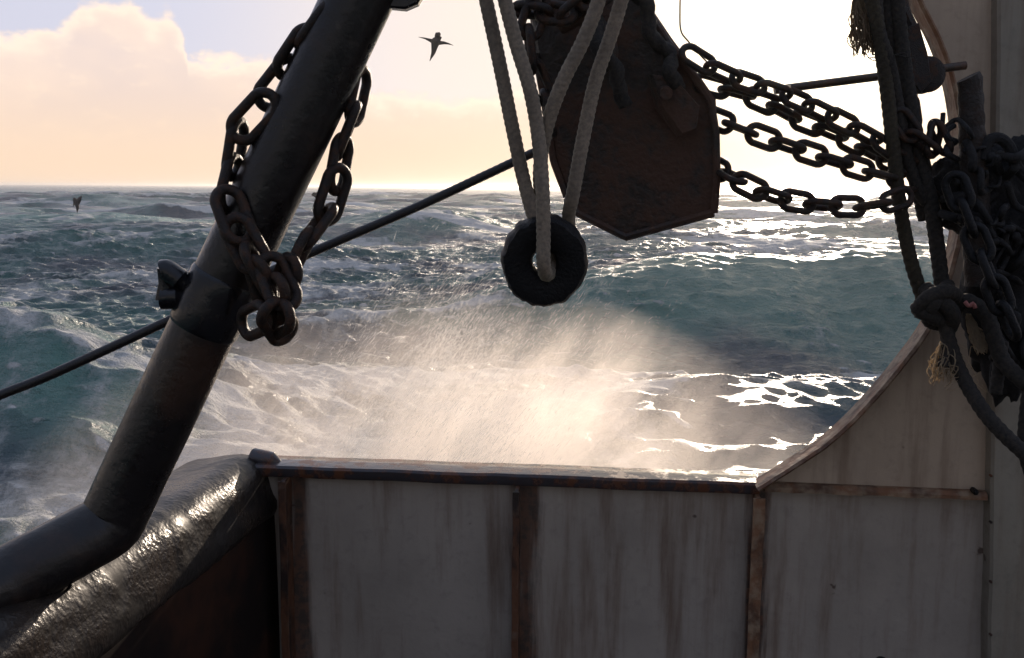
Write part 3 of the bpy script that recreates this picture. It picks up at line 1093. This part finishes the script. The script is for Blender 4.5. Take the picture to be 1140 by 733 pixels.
RD = 1.72
gr = 'pale ropes holding up the black rubber ring'
rope('rope_loop', 'pale rope loop with the outermost strands, passing behind the rubber ring', PX([(533, -40, RD), (541, 0, RD), (556, 70, RD), (570, 140, RD), (583, 200, RD), (596, 248, RD - .01), (606, 282, RD - .005), (618, 300, RD + .03), (632, 288, RD + .05), (634, 262, RD + .045), (633, 240, RD + .02), (638, 215, RD), (650, 150, RD), (663, 90, RD), (680, 40, RD), (692, 0, RD), (702, -40, RD)]), .0118, M_rope, group=gr)
rope('rope_loop', 'pale rope loop whose inner strands meet in front of the rubber ring', PX([(553, -40, RD - .03), (562, 0, RD - .03), (575, 50, RD - .03), (590, 100, RD - .035), (599, 150, RD - .035), (604, 210, RD - .05), (605, 262, RD - .05), (605, 292, RD - .05), (608, 306, RD - .028), (614, 298, RD + .0), (613, 270, RD + .04), (606, 240, RD + .035), (601, 205, RD), (603, 170, RD - .008), (612, 130, RD - .02), (628, 88, RD - .03), (648, 48, RD - .03), (664, 8, RD - .03), (676, -40, RD - .03)]), .0118, M_rope, group=gr)

mb = MB()
rc = P(606, 290, RD)
px_m = RD / F
ring = []
NSEG = 72
A = Matrix.Rotation(R(-2), 3, 'Z') @ Matrix.Rotation(R(10), 3, 'X')
vs, fs = [], []
sec = [(-.023, -.022), (-.027, -.015), (-.028, 0), (-.027, .015), (-.023, .022), (0, .030), (.020, .027), (.025, .018), (.027, 0), (.025, -.018), (.020, -.027), (0, -.030)]
Ro = .0480
for i in range(NSEG):
    a = 2 * math.pi * i / NSEG
    for (q, w) in sec:
        chips = 1 + (.13 * (float(fbm(np.array(i * .55), np.array(q * 60 + 4), 3)) - .5) if q > .0 else 0)
        rr = (Ro + q) * chips
        v = Vector((math.cos(a) * rr, w, math.sin(a) * rr * 1.06))
        vs.append(rc + A @ v)
ns_ = len(sec)
for i in range(NSEG):
    j = (i + 1) % NSEG
    for c in range(ns_):
        d = (c + 1) % ns_
        fs.append((i * ns_ + c, i * ns_ + d, j * ns_ + d, j * ns_ + c))
mb.add(vs, fs)
tag(mb.build('rubber_ring', M_dark, None, auto=30), 'black chipped rubber ring hanging in pale ropes over the waves', 'ring')

# ------------------------------------------------------------------ gear hanging on the right
mb = MB()
mb.tube(PX([(862, 101, 2.2), (880, 98, 2.2), (1060, 75, 2.18), (1075, 73, 2.18)]), .0088, 12)
tag(mb.build('steel_rod', M_bare, None), 'thin bare steel rod lying level behind the chains in the sun glare', 'rod')

rg = 'dark ropes hanging at the right above the knot'
rope('hanging_rope', 'left one of two thick dark ropes running down into the knot', PX([(962, -30, 2.0), (975, 20, 2.0), (986, 90, 2.0), (994, 160, 2.0), (1002, 230, 2.0), (1014, 290, 2.0), (1028, 335, 2.0)]), .0135, M_olive, group=rg, lay=130)
rope('hanging_rope', 'right one of two thick dark ropes running down into the knot', PX([(996, -30, 2.02), (1002, 40, 2.02), (1012, 110, 2.02), (1022, 170, 2.02), (1036, 225, 2.02), (1044, 280, 2.01), (1050, 330, 2.0)]), .0148, M_tar, group=rg, lay=130)
rope('hanging_rope', 'dark rope hanging between the two thick ropes beside the sky gap', PX([(985, -30, 2.03), (990, 40, 2.03), (1004, 90, 2.04), (1008, 150, 2.03), (1020, 200, 2.03), (1030, 245, 2.04)]), .014, M_tar, group=rg, lay=130)
rope('hanging_rope', 'slack dark rope bowed left of the thick ropes high in the glare', PX([(974, -30, 2.01), (978, 30, 2.0), (990, 70, 2.0), (1000, 120, 2.01), (1010, 175, 2.01), (1024, 215, 2.02), (1044, 240, 2.03)]), .012, M_tar, group=rg, lay=130)
kt = thing('rope_knot', 'big dark rope knot with frayed golden ends in front of the gusset edge', 'knot', P(1045, 360, 1.99))
for pts, r_ in ((PX([(1020, 346, 1.96), (1036, 330, 1.94), (1058, 326, 1.95), (1066, 340, 1.98), (1052, 356, 1.97), (1032, 350, 1.95), (1020, 342, 1.97)]), .015),
                (PX([(1030, 322, 1.99), (1046, 334, 1.95), (1060, 350, 1.95), (1056, 366, 1.98)]), .016),
                (PX([(1056, 318, 1.99), (1040, 336, 1.94), (1034, 356, 1.97), (1050, 362, 2.0)]), .014)):
    rope('turn', '', pts, r_, M_tar, kt)
rope('stub', '', PX([(1040, 346, 1.98), (1028, 348, 1.96), (1019, 346, 1.96)]), .014, M_tar, kt)


def fray(name, parent, base, tip, n, spread, r=.0011, seed=1, m_=None, label=None):
    rr = random.Random(seed)
    mb = MB()
    for k in range(n):
        a = base + Vector((rr.uniform(-1, 1), rr.uniform(-.5, .5), rr.uniform(-1, 1))) * spread * .4
        b = tip + Vector((rr.uniform(-1, 1), rr.uniform(-1, 1), rr.uniform(-1, 1))) * spread
        m1 = a.lerp(b, .35) + Vector((rr.uniform(-1, 1), rr.uniform(-.6, .6), rr.uniform(-1, 1))) * spread * .6
        m2 = a.lerp(b, .7) + Vector((rr.uniform(-1, 1), rr.uniform(-.6, .6), rr.uniform(-1, 1))) * spread * .8
        mb.tube(catmull([a, m1, m2, b], 4), [r] * 12 + [r * .5], 4, caps=False)
    return mb.build(name, m_ or M_fray, parent, auto=0)


fray('frayed_end', kt, P(1078, 352, 1.97), P(1092, 388, 1.96), 120, .011, seed=1)
fray('frayed_end', kt, P(1050, 385, 1.96), P(1048, 418, 1.95), 60, .022, seed=2)
fray('loose_fibre', kt, P(1058, 400, 1.96), P(1075, 412, 1.95), 9, .04, r=.0007, seed=4)
rope('dark_strand', '', PX([(1052, 360, 1.97), (1054, 385, 1.96), (1050, 410, 1.95)]), .011, M_tar, kt)
rope('rope_tail', 'dark rope running from the knot down across the cream gusset to the right edge', PX([(1050, 350, 1.97), (1058, 385, 1.96), (1072, 420, 1.94), (1095, 458, 1.9), (1120, 486, 1.87), (1150, 512, 1.84), (1180, 530, 1.82)]), .0142, M_tar, lay=130)
rope('rope_tail', 'dark rope looping from the knot rightwards over to the net', PX([(1058, 340, 1.98), (1078, 336, 1.96), (1098, 352, 1.95), (1108, 380, 1.94), (1118, 404, 1.93), (1145, 430, 1.9)]), .0155, M_tar, lay=130)
rope('rope_tail', 'short dark rope hanging straight down under the black net', PX([(1116, 380, 1.95), (1112, 410, 1.95), (1108, 440, 1.95)]), .012, M_tar, lay=130)
rope('rope_tail', 'dark rope hanging at the extreme right edge over the pillar', PX([(1150, 400, 1.9), (1142, 450, 1.9), (1139, 500, 1.9), (1150, 540, 1.9)]), .010, M_tar, lay=130)
rope('red_twine', 'scrap of faded red twine on the rope right of the knot', PX([(1074, 336, 1.945), (1079, 341, 1.94), (1083, 338, 1.94), (1086, 344, 1.94)]), .004, M_pink, cat='twine')

# block hanging among the ropes
blk = thing('pulley_block', 'dark round pulley block hanging among the ropes against the sun', 'pulley', P(1028, 100, 2.08))
mb = MB()
bc = P(1029, 84, 2.08)
mb.tube([bc + Vector((0, y, 0)) for y in (-.020, -.017, -.008, 0, .008, .017, .020)], [.028, .036, .033, .028, .033, .036, .028], 30)
mb.build('sheave', M_chain, blk)
mb = MB()
mb.prism([P(x, y, 2.045) for x, y in ((1010, 30), (1022, 26), (1032, 60), (1036, 92), (1024, 104), (1010, 84))], Vector((0, -1, 0)), .010, .002)
mb.build('cheek_plate', M_chain, blk, auto=25)
mb = MB()
mb.tube(catmull([P(1016, 36, 2.06), P(1004, 8, 2.06), P(1000, -30, 2.06)], 6), .014, 10)
mb.build('shank', M_chain, blk)

cg = 'chains hanging among the ropes on the right'
chain('hanging_chain', 'rusty chain hanging straight down beside the pulley block', PX([(988, 0, 2.05), (996, 50, 2.06), (1012, 110, 2.06), (1018, 150, 2.05), (1030, 200, 2.04), (1046, 246, 2.03)]), .05, .015, cg, .3, me=me_small)
chain('hanging_chain', 'short chain looped at the net edge just left of the wooden post', PX([(1000, 128, 2.0), (1016, 150, 1.99), (1034, 168, 1.99), (1046, 150, 2.0), (1040, 142, 2.0), (1050, 160, 2.0), (1060, 190, 2.0)]), .05, .015, cg, .2, me=me_small)
chain('hanging_chain', 'chain hanging diagonally down from the post across the black net', PX([(1062, 200, 1.94), (1076, 240, 1.92), (1092, 280, 1.9), (1108, 320, 1.88), (1124, 362, 1.87), (1142, 396, 1.86)]), .052, .0165, cg, .3, me=link_mesh('chain_link', .054, .022, .0160, M_dark))
fray('net_fringe', None, P(956, -10, 2.02), P(963, 52, 2.02), 110, .022, r=.0012, seed=8, m_=rope_mat('pale_frayed_net', (.10, .075, .05), (.25, .18, .11), .9, .4))
tag(bpy.context.scene.objects['net_fringe'], 'pale brown frayed fringe hanging left of the ropes at the top', 'net')
fray('net_fringe', None, P(966, 60, 2.02), P(1003, 62, 2.0), 3, .03, r=.0010, seed=9, m_=M_tar)
tag(bpy.context.scene.objects['net_fringe.001'], 'few dark loose threads crossing the ropes below the pale fringe', 'net')

# post
mb = MB()
pp = PX([(1070, 84, 2.0), (1078, 86, 2.0), (1080, 92, 2.0), (1082, 150, 2.0), (1086, 230, 2.0), (1090, 320, 2.0)])
mb.tube(resample(catmull(pp[1:], 10), .01), [.0225 + .0045 * min(1, i / 22.) + .0012 * math.sin(i * 1.7) for i in range(len(resample(catmull(pp[1:], 10), .01)))], 18)
tag(mb.build('wooden_post', M_stump, None, auto=50), 'blunt brown post standing up out of the black net', 'post')

# the heap of black net behind and below the post
net = thing('fishing_net', 'bulky bundle of black fishing net hanging at the right edge', 'fishing net', P(1110, 440, 2.08))


def lump(name, cpx, rx, rz, ry, seed, Y, m_, parent, rough=.34):
    c = P(cpx[0], cpx[1], Y)
    vs, fs = [], []
    nu, nv = 60, 40
    for i in range(nu):
        for j in range(nv + 1):
            a = 2 * math.pi * i / nu
            b = math.pi * j / nv
            d = Vector((math.cos(a) * math.sin(b), math.sin(a) * math.sin(b), math.cos(b)))
            n = float(fbm(np.array(d.x * 2.4 + seed * 5 + 20), np.array(d.z * 2.4 + d.y * 1.7 + 20), 5, .62))
            k = 1 + (n - .5) * rough * 2
            vs.append(c + Vector((d.x * rx, d.y * ry, d.z * rz)) * k)
    for i in range(nu):
        i2 = (i + 1) % nu
        for j in range(nv):
            fs.append((i * (nv + 1) + j, i2 * (nv + 1) + j, i2 * (nv + 1) + j + 1, i * (nv + 1) + j + 1))
    mb = MB(); mb.add(vs, fs)
    return mb.build(name, m_, parent, auto=0)


lump('net_bundle', (1150, 300), .125, .27, .07, 1, 2.06, M_net, net)
lump('net_bundle', (1098, 218), .085, .10, .06, 2, 2.06, M_net, net)
lump('net_bundle', (1060, 205), .045, .055, .04, 3, 2.05, M_net, net)
rr = random.Random(21)
for k in range(46):
    x, y = rr.uniform(1058, 1160), rr.uniform(165, 380)
    if x < 1095 and y > 262:
        y = rr.uniform(180, 250)
    pts = []
    for i in range(6):
        pts.append(P(x, y, 2.0 + rr.uniform(-.05, .04)))
        x += rr.uniform(-22, 22); y += rr.uniform(-22, 26)
        x = max(x, 1050 if y < 250 else 1105)
    mb = MB()
    mb.tube(catmull(pts, 6), rr.choice((.003, .005, .007, .009)), 7)
    mb.build('net_strand', M_net, net, auto=0)
# coil edges standing out left of the post
mb = MB()
mb.tube(catmull(PX([(1062, 140, 2.0), (1054, 146, 1.99), (1056, 154, 1.98), (1064, 158, 2.0), (1054, 164, 1.99), (1056, 172, 1.98), (1066, 178, 2.0)]), 6), .006, 8)
mb.build('net_strand', M_net, net)
mb = MB()
mb.tube(catmull(PX([(1094, 178, 1.98), (1100, 158, 1.98), (1112, 154, 1.98), (1124, 164, 1.98), (1132, 186, 1.98), (1146, 200, 1.98)]), 8), .011, 10)
mb.build('net_strand', M_net, net)

# small dark knob on the deck side, just inside the bottom edge
kb = BPx(981, 741, .16)
mb = MB()
mb.tube([kb + Vector((0, 0, z)) for z in (-.30, -.02, 0, .012, .018, .0205)], [.010, .010, .017, .015, .009, .002], 16)
tag(mb.build('locking_pin', M_dark, None), 'small black rounded pin head at the bottom edge before the bluish panel', 'pin')


# ------------------------------------------------------------------ birds
def bird(c, body, lwing, rwing, label, scale=1.0):
    """body: pts+radii; wings: leading-edge points with chord, all offsets in metres"""
    mb = MB()
    mb.tube(catmull([c + Vector(p) for p, r_ in body], 4), np.interp(np.arange((len(body) - 1) * 4 + 1) / 4, range(len(body)), [r_ for p, r_ in body]).tolist(), 10)
    for wing in (lwing, rwing):
        vs, fs = [], []
        for (p, chord, th) in wing:
            p = c + Vector(p)
            vs += [p, p + Vector((0, th, -chord * .5)), p + Vector((0, 0, -chord)), p + Vector((0, -th, -chord * .5))]
        n = len(wing)
        for i in range(n - 1):
            for q in range(4):
                a, b = i * 4 + q, i * 4 + (q + 1) % 4
                fs.append((a, b, b + 4, a + 4))
        fs += [(0, 1, 2, 3), tuple(4 * (n - 1) + q for q in (3, 2, 1, 0))]
        mb.add(vs, fs)
    o = mb.build('seabird', M_feather, None, auto=0)
    tag(o, label, 'bird')
    return o


YB = 26
k_ = YB / F
bird(P(485, 46, YB),
     [((.11, 0, .12), .02), ((.075, 0, .14), .10), ((.05, 0, .06), .085), ((0, 0, -.02), .12), ((-.03, 0, -.14), .085), ((-.06, 0, -.28), .055), ((-.12, 0, -.42), .02), ((-.15, 0, -.49), .006)],
     [((0, 0, .05), .17, .03), ((-.08, 0, .05), .12, .02), ((-.17, .03, .07), .075, .012), ((-.28, .06, .095), .04, .008), ((-.44, .1, .115), .008, .003)],
     [((.03, 0, .04), .14, .03), ((.12, 0, .01), .10, .02), ((.22, -.03, -.01), .07, .012), ((.33, -.06, -.05), .04, .008), ((.45, -.1, -.11), .008, .003)],
     'dark long winged seabird flying in the pale sky right of the davit pipe')
YB = 45
bird(P(86, 226, YB),
     [((-.16, 0, .22), .02), ((-.11, 0, .16), .08), ((-.05, 0, .02), .10), ((0, 0, -.18), .075), ((-.02, 0, -.36), .03), ((-.03, 0, -.44), .008)],
     [((-.10, 0, .16), .22, .03), ((-.17, 0, .14), .30, .02), ((-.2, .05, .05), .24, .012), ((-.19, .1, -.1), .1, .004)],
     [((.0, 0, .18), .30, .03), ((.10, 0, .26), .32, .02), ((.2, -.05, .30), .20, .012), ((.26, -.1, .30), .04, .004)],
     'dark seabird with folded wings low over the waves at far left')
YB = 60
bird(P(352, 218, YB),
     [((-.20, 0, .14), .02), ((-.12, 0, .12), .10), ((.0, 0, .0), .14), ((.12, 0, -.14), .08), ((.2, 0, -.2), .02)],
     [((-.05, 0, .18), .26, .03), ((-.16, 0, .16), .2, .02), ((-.28, .05, .10), .10, .012)],
     [((.0, 0, .20), .34, .03), ((.12, 0, .24), .34, .02), ((.24, -.05, .22), .22, .012)],
     'tiny dark seabird seen between davit pipe and its chain, over the sea')

# ------------------------------------------------------------------ flying spray
def spray_drops():
    rs2 = np.random.RandomState(3)
    N = 190000
    # clumps of drops thrown up along the wind
    nc = 420
    cy = rs2.uniform(4.0, 14, nc)
    u = rs2.normal(0, 1, nc)
    cx = (-.45 + u * .85) * (cy / 7.0) * .9
    cz = rs2.gamma(2.0, .42, nc) - .1 + .55 * np.exp(-(u / .9) ** 2)
    cw = np.exp(-(u / 1.1) ** 2) / (1 + cz); idx = rs2.choice(nc, N, p=cw / cw.sum())
    c = np.stack([cx[idx], cy[idx], cz[idx]], -1)
    dirv = np.array([.60, .12, .78])
    along = rs2.normal(0, .30, N)
    P_ = c + dirv * along[:, None] + rs2.normal(0, .16, (N, 3))
    keep = (P_[:, 2] > .05) & (P_[:, 1] > 3.6)
    P_ = P_[keep]
    N = len(P_)
    L = rs2.gamma(2., .009, N) * (.6 + P_[:, 1] / 14)
    Wd = rs2.uniform(.0006, .0021, N) * (.5 + P_[:, 1] / 10)
    dv_ = dirv + rs2.normal(0, .16, (N, 3))
    dv_ /= np.linalg.norm(dv_, axis=1)[:, None]
    s1 = np.cross(dv_, np.array([0, 1, 0])); s1 /= np.linalg.norm(s1, axis=1)[:, None]
    s2 = np.cross(dv_, s1)
    V = np.stack([P_ - dv_ * L[:, None], P_ + s1 * Wd[:, None], P_ - s1 * Wd[:, None] * .5 + s2 * Wd[:, None], P_ - s1 * Wd[:, None] * .5 - s2 * Wd[:, None], P_ + dv_ * L[:, None]], 1).reshape(-1, 3)
    b = np.arange(N)[:, None] * 5
    tri = np.array([[0, 2, 1], [0, 3, 2], [0, 1, 3], [4, 1, 2], [4, 2, 3], [4, 3, 1]])
    Fc = (b[:, None, :] + tri[None]).reshape(-1, 3)
    me = bpy.data.meshes.new('spray')
    me.vertices.add(len(V)); me.vertices.foreach_set('co', V.ravel())
    me.loops.add(Fc.size); me.loops.foreach_set('vertex_index', Fc.ravel().astype(np.int32))
    me.polygons.add(len(Fc)); me.polygons.foreach_set('loop_start', (np.arange(len(Fc)) * 3).astype(np.int32))
    me.polygons.foreach_set('use_smooth', np.ones(len(Fc), bool))
    me.update(); me.validate()
    m, t = mat('spray_water')
    d = t.n('ShaderNodeBsdfDiffuse', {'Color': (.8, .8, .8, 1)})
    tr = t.n('ShaderNodeBsdfTranslucent', {'Color': (.9, .88, .84, 1)})
    tp = t.n('ShaderNodeBsdfTransparent')
    mx = t.n('ShaderNodeMixShader', {0: .65, 1: d.outputs[0], 2: tr.outputs[0]})
    mx2 = t.n('ShaderNodeMixShader', {0: .55, 1: mx.outputs[0], 2: tp.outputs[0]})
    t.t.links.new(mx2.outputs[0], t.out.inputs[0])
    me.materials.append(m)
    o = bpy.data.objects.new('spray', me); COL.objects.link(o)
    o['kind'] = 'stuff'; o['label'] = 'wind-blown streaks of spray drops over the churned water'


spray_drops()


def spray_mist():
    mb = MB()
    c = Vector((-.55, 8.4, .75))
    nu, nv = 24, 14
    vs, fs = [], []
    for i in range(nu):
        for j in range(nv + 1):
            a = 2 * math.pi * i / nu; b = math.pi * j / nv
            vs.append(c + Vector((math.cos(a) * math.sin(b) * 3.9, math.sin(a) * math.sin(b) * 4.4, math.cos(b) * 2.5)))
    for i in range(nu):
        i2 = (i + 1) % nu
        for j in range(nv):
            fs.append((i * (nv + 1) + j, i * (nv + 1) + j + 1, i2 * (nv + 1) + j + 1, i2 * (nv + 1) + j))
    mb.add(vs, fs)
    m, t = mat('mist')
    vec = t.n('ShaderNodeVectorMath', {0: t.n('ShaderNodeTexCoord').outputs['Object'], 1: (0, 0, 2.5)}, operation='SUBTRACT').outputs[0]
    rad = t.n('ShaderNodeVectorMath', {0: t.vmul(vec, (1 / 3.85, 1 / 4.3, 1 / 2.45))}, operation='LENGTH').outputs['Value']
    fall = t.m('SUBTRACT', 1.0, rad, 0, True)
    rot = t.n('ShaderNodeVectorRotate', {'Vector': t.pos, 'Angle': R(-38)}, rotation_type='Y_AXIS').outputs[0]
    n = t.m('ADD', t.m('MULTIPLY', t.noise(t.vmul(rot, (1.6, 1.0, .9)), 1.0, 5, .65), .6), t.m('MULTIPLY', t.noise(t.vmul(rot, (9, 4, 2.5)), 1.0, 4, .65), .4))
    cv = t.n('ShaderNodeVectorMath', {0: t.pos, 1: (.15, 7.6, 2.05)}, operation='SUBTRACT').outputs[0]
    cv = t.n('ShaderNodeVectorRotate', {'Vector': cv, 'Angle': R(35)}, rotation_type='Y_AXIS').outputs[0]
    core = t.m('SUBTRACT', 1.0, t.n('ShaderNodeVectorMath', {0: t.vmul(cv, (1 / 1.7, 1 / 1.6, 1 / .95))}, operation='LENGTH').outputs['Value'], 0, True)
    fall = t.m('ADD', fall, t.m('MULTIPLY', core, 1.1))
    dn = t.m('MULTIPLY', t.m('MULTIPLY', fall, t.mp(n, .41, .60)), .66)
    v = t.n('ShaderNodeVolumePrincipled', {'Color': (1.0, .92, .86, 1), 'Density': dn, 'Anisotropy': .55})
    t.t.links.new(v.outputs[0], t.out.inputs['Volume'])
    o = mb.build('mist', m, None)
    o['kind'] = 'stuff'; o['label'] = 'cloud of sunlit spray mist drifting over the water behind the bulwark'


spray_mist()


def haze():
    """thin salt haze in the air over the whole sea"""
    mb = MB()
    mb.box((-6600, -6600, -6), (6600, 6600, 9))
    m, t = mat('salt_haze')
    v = t.n('ShaderNodeVolumePrincipled', {'Color': (.98, .95, .92, 1), 'Density': .0003, 'Anisotropy': .78})
    t.t.links.new(v.outputs[0], t.out.inputs['Volume'])
    o = mb.build('haze', m, None, smooth=False)
    o['kind'] = 'stuff'


haze()
